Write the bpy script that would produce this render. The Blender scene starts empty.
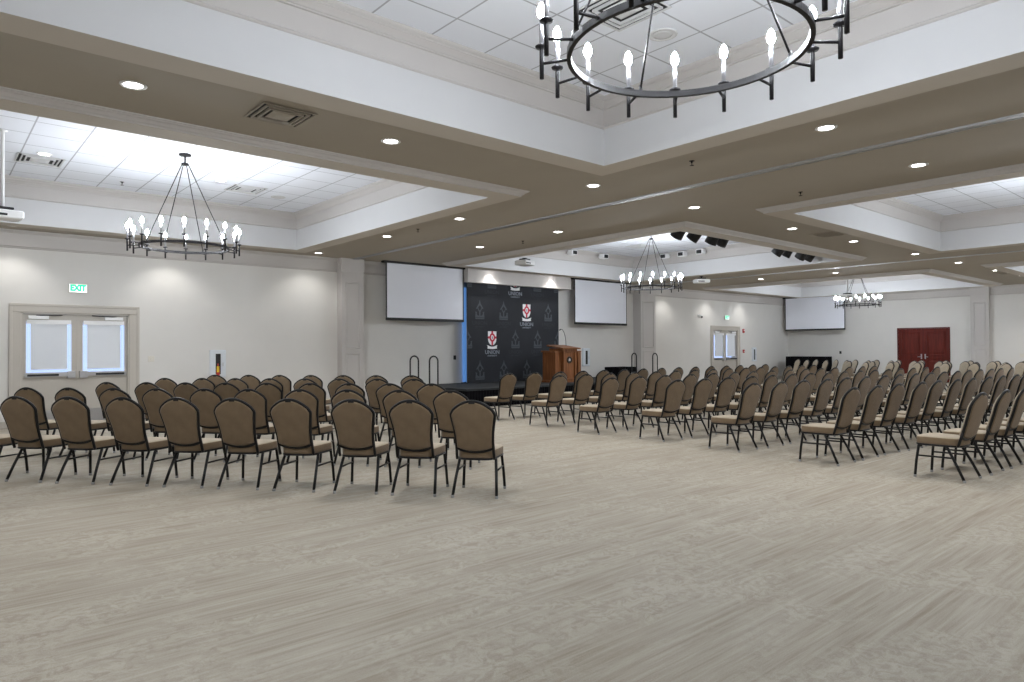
import bpy, math, random
from mathutils import Vector, Matrix

random.seed(7)
C = bpy.context.scene.collection
PI = math.pi
R = math.radians

# ------------------------------------------------------------------ materials
def new_mat(name):
    m = bpy.data.materials.new(name)
    m.use_nodes = True
    nt = m.node_tree
    return m, nt, nt.nodes['Principled BSDF']

def pmat(name, col, rough=0.6, metal=0.0, noise=0.0, scale=30.0, bump=0.0, spec=0.5, sheen=0.0):
    """Plain paint, fabric or metal with a little procedural variation."""
    m, nt, b = new_mat(name)
    b.inputs['Roughness'].default_value = rough
    b.inputs['Metallic'].default_value = metal
    b.inputs['Specular IOR Level'].default_value = spec
    if sheen:
        b.inputs['Sheen Weight'].default_value = sheen
    tc = nt.nodes.new('ShaderNodeTexCoord')
    n = nt.nodes.new('ShaderNodeTexNoise')
    n.inputs['Scale'].default_value = scale
    n.inputs['Detail'].default_value = 3
    nt.links.new(tc.outputs['Object'], n.inputs['Vector'])
    r = nt.nodes.new('ShaderNodeValToRGB')
    lo = [max(0, c * (1 - noise)) for c in col]
    hi = [min(1, c * (1 + noise)) for c in col]
    r.color_ramp.elements[0].position = 0.3
    r.color_ramp.elements[1].position = 0.7
    r.color_ramp.elements[0].color = (*lo, 1)
    r.color_ramp.elements[1].color = (*hi, 1)
    nt.links.new(n.outputs['Fac'], r.inputs['Fac'])
    nt.links.new(r.outputs['Color'], b.inputs['Base Color'])
    if bump:
        bp = nt.nodes.new('ShaderNodeBump')
        bp.inputs['Strength'].default_value = bump
        bp.inputs['Distance'].default_value = 0.01
        nt.links.new(n.outputs['Fac'], bp.inputs['Height'])
        nt.links.new(bp.outputs['Normal'], b.inputs['Normal'])
    return m

def emat(name, col, strength):
    m, nt, b = new_mat(name)
    b.inputs['Base Color'].default_value = (*col, 1)
    b.inputs['Emission Color'].default_value = (*col, 1)
    b.inputs['Emission Strength'].default_value = strength
    return m

def carpet_mat():
    m, nt, b = new_mat('streaked_carpet')
    L = nt.links.new
    tc = nt.nodes.new('ShaderNodeTexCoord')
    def noise(scale, sx, sy, detail, rough=0.6, dist=0.0):
        mp = nt.nodes.new('ShaderNodeMapping')
        mp.inputs['Scale'].default_value = (sx, sy, 1)
        L(tc.outputs['Object'], mp.inputs['Vector'])
        n = nt.nodes.new('ShaderNodeTexNoise')
        n.inputs['Scale'].default_value = scale
        n.inputs['Detail'].default_value = detail
        n.inputs['Roughness'].default_value = rough
        n.inputs['Distortion'].default_value = dist
        L(mp.outputs['Vector'], n.inputs['Vector'])
        return n
    def math2(op, a, bb):
        n = nt.nodes.new('ShaderNodeMath'); n.operation = op
        for i, v in enumerate((a, bb)):
            if isinstance(v, (int, float)): n.inputs[i].default_value = v
            else: L(v, n.inputs[i])
        return n.outputs[0]
    band = noise(1.0, 0.7, 6.5, 4, 0.6, 0.3)           # soft brushed bands along the room
    fine = noise(1.0, 1.1, 30.0, 4, 0.65, 0.25)        # thin yarn streaks
    blot = noise(1.0, 1.0, 1.9, 4, 0.62, 0.7)           # patches of streaks between the scrolls
    swirl = noise(1.0, 10.5, 12.5, 5, 0.68, 1.6)          # damask scroll figures
    pile = noise(150.0, 1, 1, 2, 0.6, 0)
    mask = nt.nodes.new('ShaderNodeValToRGB')
    mask.color_ramp.elements[0].position = 0.44
    mask.color_ramp.elements[1].position = 0.56
    L(blot.outputs['Fac'], mask.inputs['Fac'])
    inv = math2('SUBTRACT', 1.0, mask.outputs['Color'])
    edge = nt.nodes.new('ShaderNodeValToRGB')
    edge.color_ramp.elements[0].position = 0.40
    edge.color_ramp.elements[1].position = 0.56
    L(swirl.outputs['Fac'], edge.inputs['Fac'])
    sw = math2('MULTIPLY', math2('MULTIPLY', math2('SUBTRACT', edge.outputs['Color'], 0.45), mask.outputs['Color']), 0.115)
    st = math2('MULTIPLY', math2('MULTIPLY', math2('SUBTRACT', fine.outputs['Fac'], 0.51), inv), 0.36)
    st2 = math2('MULTIPLY', math2('SUBTRACT', fine.outputs['Fac'], 0.5), 0.14)
    v = math2('ADD', 0.5, math2('MULTIPLY', math2('SUBTRACT', band.outputs['Fac'], 0.5), 0.20))
    v = math2('ADD', v, math2('MULTIPLY', math2('SUBTRACT', blot.outputs['Fac'], 0.5), 0.08))
    v = math2('ADD', v, sw); v = math2('ADD', v, st); v = math2('ADD', v, st2)
    v = math2('ADD', v, math2('MULTIPLY', math2('SUBTRACT', pile.outputs['Fac'], 0.5), 0.22))
    r = nt.nodes.new('ShaderNodeValToRGB')
    e = r.color_ramp.elements
    e[0].position = 0.36; e[0].color = (0.285, 0.243, 0.190, 1)
    e[1].position = 0.62; e[1].color = (0.455, 0.425, 0.365, 1)
    x = e.new(0.50); x.color = (0.375, 0.343, 0.288, 1)
    L(v, r.inputs['Fac'])
    L(r.outputs['Color'], b.inputs['Base Color'])
    b.inputs['Roughness'].default_value = 0.95
    b.inputs['Specular IOR Level'].default_value = 0.15
    bp = nt.nodes.new('ShaderNodeBump')
    bp.inputs['Strength'].default_value = 0.35
    bp.inputs['Distance'].default_value = 0.006
    L(pile.outputs['Fac'], bp.inputs['Height'])
    L(bp.outputs['Normal'], b.inputs['Normal'])
    return m

def tile_mat():
    m, nt, b = new_mat('acoustic_tile')
    L = nt.links.new
    tc = nt.nodes.new('ShaderNodeTexCoord')
    mp = nt.nodes.new('ShaderNodeMapping')
    mp.inputs['Location'].default_value = (0.0, 0.3175, 0)
    L(tc.outputs['Object'], mp.inputs['Vector'])
    br = nt.nodes.new('ShaderNodeTexBrick')
    br.offset = 0.0
    br.inputs['Scale'].default_value = 1.0
    br.inputs['Brick Width'].default_value = 0.635
    br.inputs['Row Height'].default_value = 0.635
    br.inputs['Mortar Size'].default_value = 0.010
    br.inputs['Mortar Smooth'].default_value = 0.15
    br.inputs['Color1'].default_value = (0.79, 0.815, 0.865, 1)
    br.inputs['Color2'].default_value = (0.77, 0.79, 0.84, 1)
    br.inputs['Mortar'].default_value = (0.42, 0.43, 0.46, 1)
    L(mp.outputs['Vector'], br.inputs['Vector'])
    L(br.outputs['Color'], b.inputs['Base Color'])
    n = nt.nodes.new('ShaderNodeTexNoise')
    n.inputs['Scale'].default_value = 160
    L(tc.outputs['Object'], n.inputs['Vector'])
    bp = nt.nodes.new('ShaderNodeBump')
    bp.inputs['Strength'].default_value = 0.15
    bp.inputs['Distance'].default_value = 0.004
    L(n.outputs['Fac'], bp.inputs['Height'])
    L(bp.outputs['Normal'], b.inputs['Normal'])
    b.inputs['Roughness'].default_value = 0.9
    b.inputs['Specular IOR Level'].default_value = 0.2
    return m

def wood_mat(name, dark, light, scale=1.0, rough=0.35, axis='Z'):
    m, nt, b = new_mat(name)
    L = nt.links.new
    tc = nt.nodes.new('ShaderNodeTexCoord')
    mp = nt.nodes.new('ShaderNodeMapping')
    s = {'Z': (9, 9, 0.8), 'X': (0.8, 9, 9)}[axis]
    mp.inputs['Scale'].default_value = tuple(scale * q for q in s)
    L(tc.outputs['Object'], mp.inputs['Vector'])
    n = nt.nodes.new('ShaderNodeTexNoise')
    n.inputs['Scale'].default_value = 2.2
    n.inputs['Detail'].default_value = 6
    n.inputs['Distortion'].default_value = 0.6
    L(mp.outputs['Vector'], n.inputs['Vector'])
    r = nt.nodes.new('ShaderNodeValToRGB')
    r.color_ramp.elements[0].position = 0.3
    r.color_ramp.elements[1].position = 0.72
    r.color_ramp.elements[0].color = (*dark, 1)
    r.color_ramp.elements[1].color = (*light, 1)
    L(n.outputs['Fac'], r.inputs['Fac'])
    L(r.outputs['Color'], b.inputs['Base Color'])
    b.inputs['Roughness'].default_value = rough
    b.inputs['Specular IOR Level'].default_value = 0.25
    return m

def fabric_mat(name, col, var=0.10):
    """Woven upholstery: fine crossed weave plus slow mottling."""
    m, nt, b = new_mat(name)
    L = nt.links.new
    tc = nt.nodes.new('ShaderNodeTexCoord')
    n = nt.nodes.new('ShaderNodeTexNoise')
    n.inputs['Scale'].default_value = 14
    n.inputs['Detail'].default_value = 5
    L(tc.outputs['Object'], n.inputs['Vector'])
    w = nt.nodes.new('ShaderNodeTexWave')
    w.inputs['Scale'].default_value = 110
    w.inputs['Distortion'].default_value = 1.5
    w.bands_direction = 'Z'
    L(tc.outputs['Object'], w.inputs['Vector'])
    mx = nt.nodes.new('ShaderNodeMath'); mx.operation = 'MULTIPLY_ADD'
    mx.inputs[1].default_value = 0.25
    L(w.outputs['Fac'], mx.inputs[0]); L(n.outputs['Fac'], mx.inputs[2])
    r = nt.nodes.new('ShaderNodeValToRGB')
    r.color_ramp.elements[0].position = 0.35
    r.color_ramp.elements[1].position = 0.9
    r.color_ramp.elements[0].color = (*[c * (1 - var) for c in col], 1)
    r.color_ramp.elements[1].color = (*[c * (1 + var) for c in col], 1)
    L(mx.outputs[0], r.inputs['Fac'])
    L(r.outputs['Color'], b.inputs['Base Color'])
    b.inputs['Roughness'].default_value = 0.9
    b.inputs['Specular IOR Level'].default_value = 0.2
    b.inputs['Sheen Weight'].default_value = 0.15
    bp = nt.nodes.new('ShaderNodeBump')
    bp.inputs['Strength'].default_value = 0.2
    bp.inputs['Distance'].default_value = 0.003
    L(w.outputs['Fac'], bp.inputs['Height'])
    L(bp.outputs['Normal'], b.inputs['Normal'])
    return m

def shade_mat():
    """Roller blind: white cloth that lets some daylight through."""
    m, nt, b = new_mat('roller_shade_cloth')
    b.inputs['Base Color'].default_value = (0.86, 0.87, 0.87, 1)
    b.inputs['Roughness'].default_value = 0.8
    t = nt.nodes.new('ShaderNodeBsdfTranslucent')
    t.inputs['Color'].default_value = (0.80, 0.82, 0.82, 1)
    mx = nt.nodes.new('ShaderNodeMixShader')
    mx.inputs['Fac'].default_value = 0.30
    nt.links.new(b.outputs[0], mx.inputs[1])
    nt.links.new(t.outputs[0], mx.inputs[2])
    nt.links.new(mx.outputs[0], nt.nodes['Material Output'].inputs['Surface'])
    return m

def glass_mat():
    m, nt, b = new_mat('window_glass')
    t = nt.nodes.new('ShaderNodeBsdfTransparent')
    t.inputs['Color'].default_value = (0.93, 0.96, 1.0, 1)
    g = nt.nodes.new('ShaderNodeBsdfGlossy')
    g.inputs['Roughness'].default_value = 0.05
    mx = nt.nodes.new('ShaderNodeMixShader')
    mx.inputs['Fac'].default_value = 0.06
    nt.links.new(t.outputs[0], mx.inputs[1])
    nt.links.new(g.outputs[0], mx.inputs[2])
    nt.links.new(mx.outputs[0], nt.nodes['Material Output'].inputs['Surface'])
    return m

M = dict(
    carpet=carpet_mat(), tile=tile_mat(),
    wall=pmat('wall_paint', (0.665, 0.65, 0.62), 0.75, noise=0.012, scale=3, spec=0.3),
    soffit=pmat('soffit_paint', (0.39, 0.352, 0.295), 0.8, noise=0.015, scale=2, spec=0.25),
    band=pmat('band_paint', (0.53, 0.485, 0.425), 0.8, noise=0.012, scale=2, spec=0.25),
    trim=pmat('trim_paint', (0.50, 0.475, 0.455), 0.5, noise=0.01, scale=4, spec=0.4),
    casing=pmat('casing_paint', (0.48, 0.445, 0.395), 0.45, noise=0.01, scale=4),
    fascia=pmat('fascia_paint', (0.57, 0.57, 0.575), 0.7, noise=0.008, scale=3, spec=0.3),
    seat=fabric_mat('seat_weave', (0.42, 0.36, 0.275)),
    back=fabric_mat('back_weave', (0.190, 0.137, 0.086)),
    frame=pmat('black_frame_enamel', (0.007, 0.007, 0.008), 0.40, noise=0.1, spec=0.28),
    glide=pmat('grey_nylon', (0.25, 0.25, 0.25), 0.5),
    iron=pmat('dark_iron', (0.009, 0.008, 0.009), 0.45, noise=0.15, scale=60, spec=0.25),
    sleeve=pmat('nickel_sleeve', (0.50, 0.50, 0.53), 0.28, metal=0.9, noise=0.03),
    bulb=emat('lamp_glass', (0.88, 0.935, 1.0), 185.0),
    lens=emat('downlight_lens', (1.0, 0.985, 0.96), 9.0),
    white=pmat('white_enamel', (0.84, 0.84, 0.84), 0.4, noise=0.01),
    offwhite=pmat('ivory_plastic', (0.66, 0.63, 0.56), 0.45, noise=0.01),
    black=pmat('matte_black', (0.012, 0.012, 0.013), 0.65, noise=0.2),
    skirt=pmat('black_drape', (0.004, 0.004, 0.005), 0.95, noise=0.25, scale=40, bump=0.2, spec=0.1),
    deck=pmat('stage_deck_black', (0.014, 0.017, 0.019), 0.7, noise=0.25, scale=6),
    screen=pmat('projection_cloth', (0.78, 0.80, 0.87), 0.85, noise=0.008, scale=2),
    banner=pmat('banner_charcoal', (0.013, 0.015, 0.020), 0.8, noise=0.10, scale=3),
    printdim=pmat('print_dim_grey', (0.058, 0.064, 0.076), 0.8, noise=0.05),
    printgrey=pmat('print_blue_grey', (0.23, 0.25, 0.29), 0.8, noise=0.03),
    printwhite=pmat('print_white', (0.80, 0.80, 0.80), 0.8, noise=0.02),
    printred=pmat('print_red', (0.52, 0.035, 0.065), 0.8, noise=0.03),
    oak=wood_mat('lectern_oak', (0.13, 0.046, 0.016), (0.29, 0.115, 0.043), 1.0, 0.4),
    mahogany=wood_mat('door_mahogany', (0.080, 0.009, 0.005), (0.135, 0.017, 0.009), 0.7, 0.6),
    mahogany_dark=wood_mat('panel_groove_mahogany', (0.09, 0.014, 0.008), (0.15, 0.026, 0.014), 0.7, 0.45),
    steel=pmat('brushed_steel', (0.55, 0.55, 0.56), 0.3, metal=1.0, noise=0.05, scale=80),
    alu=pmat('track_aluminium', (0.50, 0.51, 0.53), 0.35, metal=0.8, noise=0.03),
    dark=pmat('dark_slot', (0.02, 0.02, 0.02), 0.8),
    ventgrey=pmat('vent_enamel', (0.62, 0.62, 0.62), 0.5, noise=0.01),
    glass=glass_mat(), shade=shade_mat(),
    red=pmat('alarm_red', (0.45, 0.02, 0.02), 0.4, noise=0.02),
    yellow=pmat('tag_yellow', (0.75, 0.50, 0.03), 0.5, noise=0.02),
    cabinet=pmat('cabinet_pale_enamel', (0.66, 0.70, 0.74), 0.35, noise=0.01),
    exit_face=emat('exit_lit_face', (0.86, 0.92, 0.91), 0.5),
    exit_green=emat('exit_green_letters', (0.0, 0.62, 0.30), 0.42),
    blue=emat('blue_led', (0.12, 0.30, 0.70), 0.24),
    bronze=pmat('emblem_bronze', (0.035, 0.030, 0.025), 0.4, metal=0.5, noise=0.1),
    ground=pmat('outdoor_paving', (0.40, 0.40, 0.40), 0.9, noise=0.05, scale=1),
)

# ------------------------------------------------------------------ mesh builder
class MB:
    def __init__(self):
        self.v = []; self.f = []; self.mi = []; self.sm = []; self.mats = []
    def _m(self, mat):
        if mat not in self.mats: self.mats.append(mat)
        return self.mats.index(mat)
    def add(self, verts, faces, mat, smooth=False):
        b = len(self.v); self.v += [tuple(p) for p in verts]
        k = self._m(mat)
        for f in faces:
            self.f.append(tuple(i + b for i in f)); self.mi.append(k); self.sm.append(smooth)
        return self
    def box(self, x0, x1, y0, y1, z0, z1, mat):
        v = [(x, y, z) for z in (z0, z1) for y in (y0, y1) for x in (x0, x1)]
        return self.add(v, [(0, 2, 3, 1), (4, 5, 7, 6), (0, 1, 5, 4), (1, 3, 7, 5), (3, 2, 6, 7), (2, 0, 4, 6)], mat)
    def bbox(self, x0, x1, y0, y1, z0, z1, mat, b=0.01):
        """box with chamfered edges"""
        lv = [(z0, b), (z0 + b, 0), (z1 - b, 0), (z1, b)]
        v = []; f = []
        for z, i in lv:
            X0, X1, Y0, Y1 = x0 + i, x1 - i, y0 + i, y1 - i
            c = b * 0.7 if i == 0 else b * 0.3
            v += [(X0 + c, Y0, z), (X1 - c, Y0, z), (X1, Y0 + c, z), (X1, Y1 - c, z),
                  (X1 - c, Y1, z), (X0 + c, Y1, z), (X0, Y1 - c, z), (X0, Y0 + c, z)]
        for k in range(3):
            for j in range(8):
                f.append((k * 8 + j, k * 8 + (j + 1) % 8, k * 8 + 8 + (j + 1) % 8, k * 8 + 8 + j))
        f.append(tuple(range(7, -1, -1))); f.append(tuple(range(24, 32)))
        return self.add(v, f, mat)
    def tube(self, pts, r, mat, n=8, closed=False, cap=True, smooth=True):
        P = [Vector(p) for p in pts]; N = len(P)
        rr = r if isinstance(r, (list, tuple)) else [r] * N
        up = None; rings = []
        for i, p in enumerate(P):
            if closed: t = P[(i + 1) % N] - P[i - 1]
            else: t = P[min(i + 1, N - 1)] - P[max(i - 1, 0)]
            t.normalize()
            if up is None:
                a = Vector((0, 0, 1)) if abs(t.z) < 0.9 else Vector((1, 0, 0))
                up = (a - t * a.dot(t)).normalized()
            else:
                up = (up - t * up.dot(t)).normalized()
            s = t.cross(up)
            rings.append([p + (up * math.cos(2 * PI * k / n) + s * math.sin(2 * PI * k / n)) * rr[i] for k in range(n)])
        v = [q for g in rings for q in g]; f = []
        for i in range(N if closed else N - 1):
            j = (i + 1) % N
            for k in range(n):
                f.append((i * n + k, i * n + (k + 1) % n, j * n + (k + 1) % n, j * n + k))
        self.add(v, f, mat, smooth)
        if cap and not closed:
            b = len(self.v) - len(v)
            self.f.append(tuple(range(b, b + n))[::-1]); self.f.append(tuple(range(b + (N - 1) * n, b + N * n)))
            self.mi += [self._m(mat)] * 2; self.sm += [False] * 2
        return self
    def lathe(self, prof, mat, n=20, c=(0, 0, 0), smooth=True, axis='Z'):
        v = []; f = []
        for r, z in prof:
            for k in range(n):
                a = 2 * PI * k / n
                x, y = r * math.cos(a), r * math.sin(a)
                if axis == 'Z': p = (x, y, z)
                elif axis == 'Y': p = (x, z, y)
                else: p = (z, x, y)
                v.append((p[0] + c[0], p[1] + c[1], p[2] + c[2]))
        for i in range(len(prof) - 1):
            for k in range(n):
                f.append((i * n + k, i * n + (k + 1) % n, (i + 1) * n + (k + 1) % n, (i + 1) * n + k))
        if prof[0][0] > 1e-6: f.append(tuple(range(n))[::-1])
        if prof[-1][0] > 1e-6: f.append(tuple(range((len(prof) - 1) * n, len(prof) * n)))
        return self.add(v, f, mat, smooth)
    def prism(self, poly, h, mat, T=None):
        """extrude a 2-D outline (x, z) by h along +y; T maps the points"""
        n = len(poly)
        v = [(p[0], 0, p[1]) for p in poly] + [(p[0], h, p[1]) for p in poly]
        if T: v = [T(q) for q in v]
        f = [tuple(range(n)), tuple(range(n, 2 * n))[::-1]]
        f += [((i + 1) % n, i, n + i, n + (i + 1) % n) for i in range(n)]
        return self.add(v, f, mat)
    def loops(self, rects, mat):
        """mitred moulding round a rectangle: rects = [(x0, x1, y0, y1, z)]"""
        v = []; f = []
        for x0, x1, y0, y1, z in rects:
            v += [(x0, y0, z), (x1, y0, z), (x1, y1, z), (x0, y1, z)]
        for i in range(len(rects) - 1):
            for k in range(4):
                f.append((i * 4 + k, i * 4 + (k + 1) % 4, i * 4 + 4 + (k + 1) % 4, i * 4 + 4 + k))
        return self.add(v, f, mat)
    def build(self, name, parent=None, loc=None, rot=None):
        me = bpy.data.meshes.new(name)
        me.from_pydata(self.v, [], self.f)
        for m in self.mats: me.materials.append(m)
        me.polygons.foreach_set('material_index', self.mi)
        me.polygons.foreach_set('use_smooth', self.sm)
        me.update()
        import bmesh
        bm = bmesh.new(); bm.from_mesh(me)
        bmesh.ops.recalc_face_normals(bm, faces=bm.faces)
        bm.to_mesh(me); bm.free()
        o = bpy.data.objects.new(name, me); C.objects.link(o)
        if parent: o.parent = parent
        if loc: o.location = loc
        if rot: o.rotation_euler = rot
        return o

def empty(name, loc=(0, 0, 0), rz=0.0):
    o = bpy.data.objects.new(name, None); C.objects.link(o)
    o.empty_display_size = 0.1
    o.location = loc; o.rotation_euler = (0, 0, rz)
    return o
def tag(o, label, cat, group=None):
    o['label'] = label; o['category'] = cat
    if group: o['group'] = group
    return o
def struct(o, label=None):
    o['kind'] = 'structure'
    if label: o['label'] = label
    return o
def copy_tree(o, parent=None):
    c = o.copy(); C.objects.link(c)
    if parent: c.parent = parent
    for ch in o.children: copy_tree(ch, c)
    return c
ORD = ['first', 'second', 'third', 'fourth', 'fifth', 'sixth', 'seventh', 'eighth', 'ninth', 'tenth',
       'eleventh', 'twelfth', 'thirteenth', 'fourteenth', 'fifteenth', 'sixteenth', 'seventeenth']

# ------------------------------------------------------------------ room numbers (metres)
X0, X1, Y0, Y1 = -2.0, 30.5, -2.7, 15.7       # inside faces of the room
HS, HF, HC = 3.69, 3.61, 4.40                 # soffit, coffer frame, coffer ceiling
WT = 0.25                                     # wall thickness
# coffers: inner opening (x0, x1, y0, y1)
COF = [(-0.18, 6.18, -1.27, 5.46), (-0.18, 6.18, 7.68, 14.37),
       (10.75, 17.66, -1.27, 5.42), (10.75, 17.66, 7.62, 14.37),
       (22.65, 29.15, -1.27, 5.42), (22.65, 29.15, 7.50, 14.37)]
FW, CR = 0.34, 0.085                          # frame width, crown projection

# ------------------------------------------------------------------ shell
b = MB(); b.box(X0 - WT, X1 + WT, Y0 - WT, Y1 + WT, -0.12, 0, M['carpet']); struct(b.build('floor'), 'beige carpet with brushed streaks and faint scroll figures')

def soffit():
    xs = sorted({X0 - WT, X1 + WT} | {c[0] - FW - CR for c in COF} | {c[1] + FW + CR for c in COF})
    ys = sorted({Y0 - WT, Y1 + WT} | {c[2] - FW - CR for c in COF} | {c[3] + FW + CR for c in COF})
    b = MB()
    for i in range(len(xs) - 1):
        for j in range(len(ys) - 1):
            cx, cy = (xs[i] + xs[i + 1]) / 2, (ys[j] + ys[j + 1]) / 2
            if any(c[0] - FW - CR < cx < c[1] + FW + CR and c[2] - FW - CR < cy < c[3] + FW + CR for c in COF): continue
            b.box(xs[i], xs[i + 1], ys[j], ys[j + 1], HS, HS + .05, M['soffit'])
    # the slab above everything
    b.box(X0 - WT, X1 + WT, Y0 - WT, Y1 + WT, 4.75, 4.95, M['soffit'])
    struct(b.build('ceiling'), 'dark beige soffit running between the raised coffers')
soffit()

def coffer(c):
    x0, x1, y0, y1 = c
    root = struct(empty('ceiling_coffer', ((x0 + x1) / 2, (y0 + y1) / 2, 0)))
    cx, cy = (x0 + x1) / 2, (y0 + y1) / 2
    def rect(d, z): return (x0 - d - cx, x1 + d - cx, y0 - d - cy, y1 + d - cy, z)
    b = MB()
    b.loops([rect(0, HF), rect(FW, HF)], M['band'])
    b.build('frame_band', root)
    b = MB()
    prof = [(0, 0), (0, .012), (.006, .020), (.014, .022), (.022, .024), (.030, .034), (.042, .046), (.060, .054), (.066, .056), (.066, .064), (CR, .066), (CR, .0805)]
    b.loops([rect(FW + d, HF + z) for d, z in prof], M['trim'])
    b.build('crown_moulding', root)
    b = MB(); b.loops([rect(0, HF), rect(0, 4.062)], M['fascia']); b.build('fascia_band', root)
    b = MB()
    prof = [(0, 4.045), (-.012, 4.050), (-.020, 4.062), (-.012, 4.074), (-.005, 4.080), (-.005, 4.275), (-.022, 4.280), (-.022, 4.292), (-.034, 4.298),
            (-.050, 4.318), (-.072, 4.340), (-.080, 4.345), (-.080, 4.358), (-.100, 4.372), (-.108, 4.385), (-.108, HC)]
    b.loops([rect(d, z) for d, z in prof], M['trim']); b.build('frieze_moulding', root)
    b = MB(); q = rect(-0.10, HC)
    b.add([(q[0], q[2], HC), (q[1], q[2], HC), (q[1], q[3], HC), (q[0], q[3], HC)], [(0, 3, 2, 1)], M['tile'])
    b.box(q[0], q[1], q[2], q[3], HC + .001, HC + .02, M['tile'])
    b.build('tile_panel', root)
    return root
for c in COF: coffer(c)

# walls: boxes round the openings
D1 = (1.385, 3.19, 2.16); D2 = (24.33, 26.13, 2.16); D3 = (9.10, 10.95, 2.16)
b = MB()
ZT = 4.75
for xa, xb in ((X0 - WT, D1[0]), (D1[1], D2[0]), (D2[1], X1 + WT)): b.box(xa, xb, Y1, Y1 + WT, 0, ZT, M['wall'])
for d in (D1, D2): b.box(d[0], d[1], Y1, Y1 + WT, d[2], ZT, M['wall'])
struct(b.build('wall_back'), 'pale beige wall behind the stage and exit doors')
b = MB()
b.box(X1, X1 + WT, Y0 - WT, D3[0], 0, ZT, M['wall']); b.box(X1, X1 + WT, D3[1], Y1 + WT, 0, ZT, M['wall']); b.box(X1, X1 + WT, D3[0], D3[1], D3[2], ZT, M['wall'])
struct(b.build('wall_right'), 'pale beige far wall with the red wooden doors')
b = MB(); b.box(X0 - WT, X0, Y0 - WT, Y1 + WT, 0, ZT, M['wall']); struct(b.build('wall_left'))
b = MB(); b.box(X0 - WT, X1 + WT, Y0 - WT, Y0, 0, ZT, M['wall']); struct(b.build('wall_front'))

# wall friezes under the soffit
def frieze(name, pts_fn, runs):
    prof = [(0, 3.350), (.012, 3.352), (.022, 3.362), (.018, 3.374), (.030, 3.380), (.045, 3.384), (.045, 3.62), (.055, 3.63), (.075, 3.655), (.085, 3.662), (.085, HS)]
    b = MB()
    for a, e in runs:
        v = [pts_fn(t, d, z) for t in (a, e) for d, z in prof]; n = len(prof)
        b.add(v, [(i, i + 1, n + i + 1, n + i) for i in range(n - 1)] + [tuple(range(n)), tuple(range(n, 2 * n))[::-1]], M['trim'])
    return struct(b.build(name))
frieze('trim_1', lambda t, d, z: (t, Y1 - d, z), [(X0, X1)])
frieze('trim_2', lambda t, d, z: (X1 - d, t, z), [(Y0, Y1)])
b = MB()
for xa, xb in ((X0, D1[0] - .19), (D1[1] + .17, 9.2), (18.0, D2[0] - .18), (D2[1] + .2, X1)): b.bbox(xa, xb, Y1 - .018, Y1 + .004, 0, .12, M['casing'], .005)
struct(b.build('baseboard_back'))
b = MB()
for ya, yb in ((Y0, D3[0] - .09), (D3[1] + .09, Y1)): b.bbox(X1 - .018, X1 + .004, ya, yb, 0, .12, M['casing'], .005)
struct(b.build('baseboard_right'))

# panelled pilasters
def pilaster(x, y, w, d, rz, label):
    """front face looks along local -y; back on the wall"""
    root = struct(empty('wall_pilaster', (x, y, 0), rz), label)
    b = MB()
    b.box(-w / 2, w / 2, -d, 0, 0, 3.37, M['trim'])
    b.box(-w / 2 - .02, w / 2 + .02, -d - .02, 0, 0, .16, M['trim'])
    b.build('shaft', root)
    for z0, z1 in ((.26, 1.33), (1.44, 3.10)):
        m = MB(); iw = w / 2 - .10
        m.loops([], M['trim'])
        P = [(iw + .0, 0), (iw - .012, .016), (iw - .03, .016), (iw - .042, .002)]
        v = []; f = []
        for q, (hx, h) in enumerate(P):
            off = (w / 2 - .10) - hx
            v += [(-hx, -d - h, z0 + off), (hx, -d - h, z0 + off), (hx, -d - h, z1 - off), (-hx, -d - h, z1 - off)]
        for i in range(3):
            for k in range(4): f.append((i * 4 + k, i * 4 + (k + 1) % 4, i * 4 + 4 + (k + 1) % 4, i * 4 + 4 + k))
        m.add(v, f, M['trim']); m.build('panel_moulding', root)
    b = MB()
    b.box(-w / 2 - .03, w / 2 + .03, -d - .03, 0, 3.36, 3.40, M['trim'])
    b.box(-w / 2 - .015, w / 2 + .015, -d - .015, 0, 3.40, HS, M['trim'])
    b.build('capital', root)
pilaster(8.10, Y1, .60, .24, 0, 'panelled beige pilaster between exit doors and the first screen')
pilaster(19.70, Y1, .84, .34, 0, 'panelled beige pilaster beyond the stage, behind the handrails')
pilaster(X1, 8.03, .60, .16, -PI / 2, 'panelled beige pilaster beside the red doors')

# partition tracks in the soffit
for n, x in ((3, 8.15), (4, 19.70)):
    b = MB()
    b.box(x - .06, x + .012, Y0, Y1 - .1, HS - .022, HS + .004, M['alu'])
    b.box(x + .012, x + .05, Y0, Y1 - .1, HS - .004, HS + .004, M['dark'])
    b.box(x + .05, x + .066, Y0, Y1 - .1, HS - .018, HS + .004, M['alu'])
    struct(b.build('trim_%d' % n), 'aluminium folding wall track set in the soffit')

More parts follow.
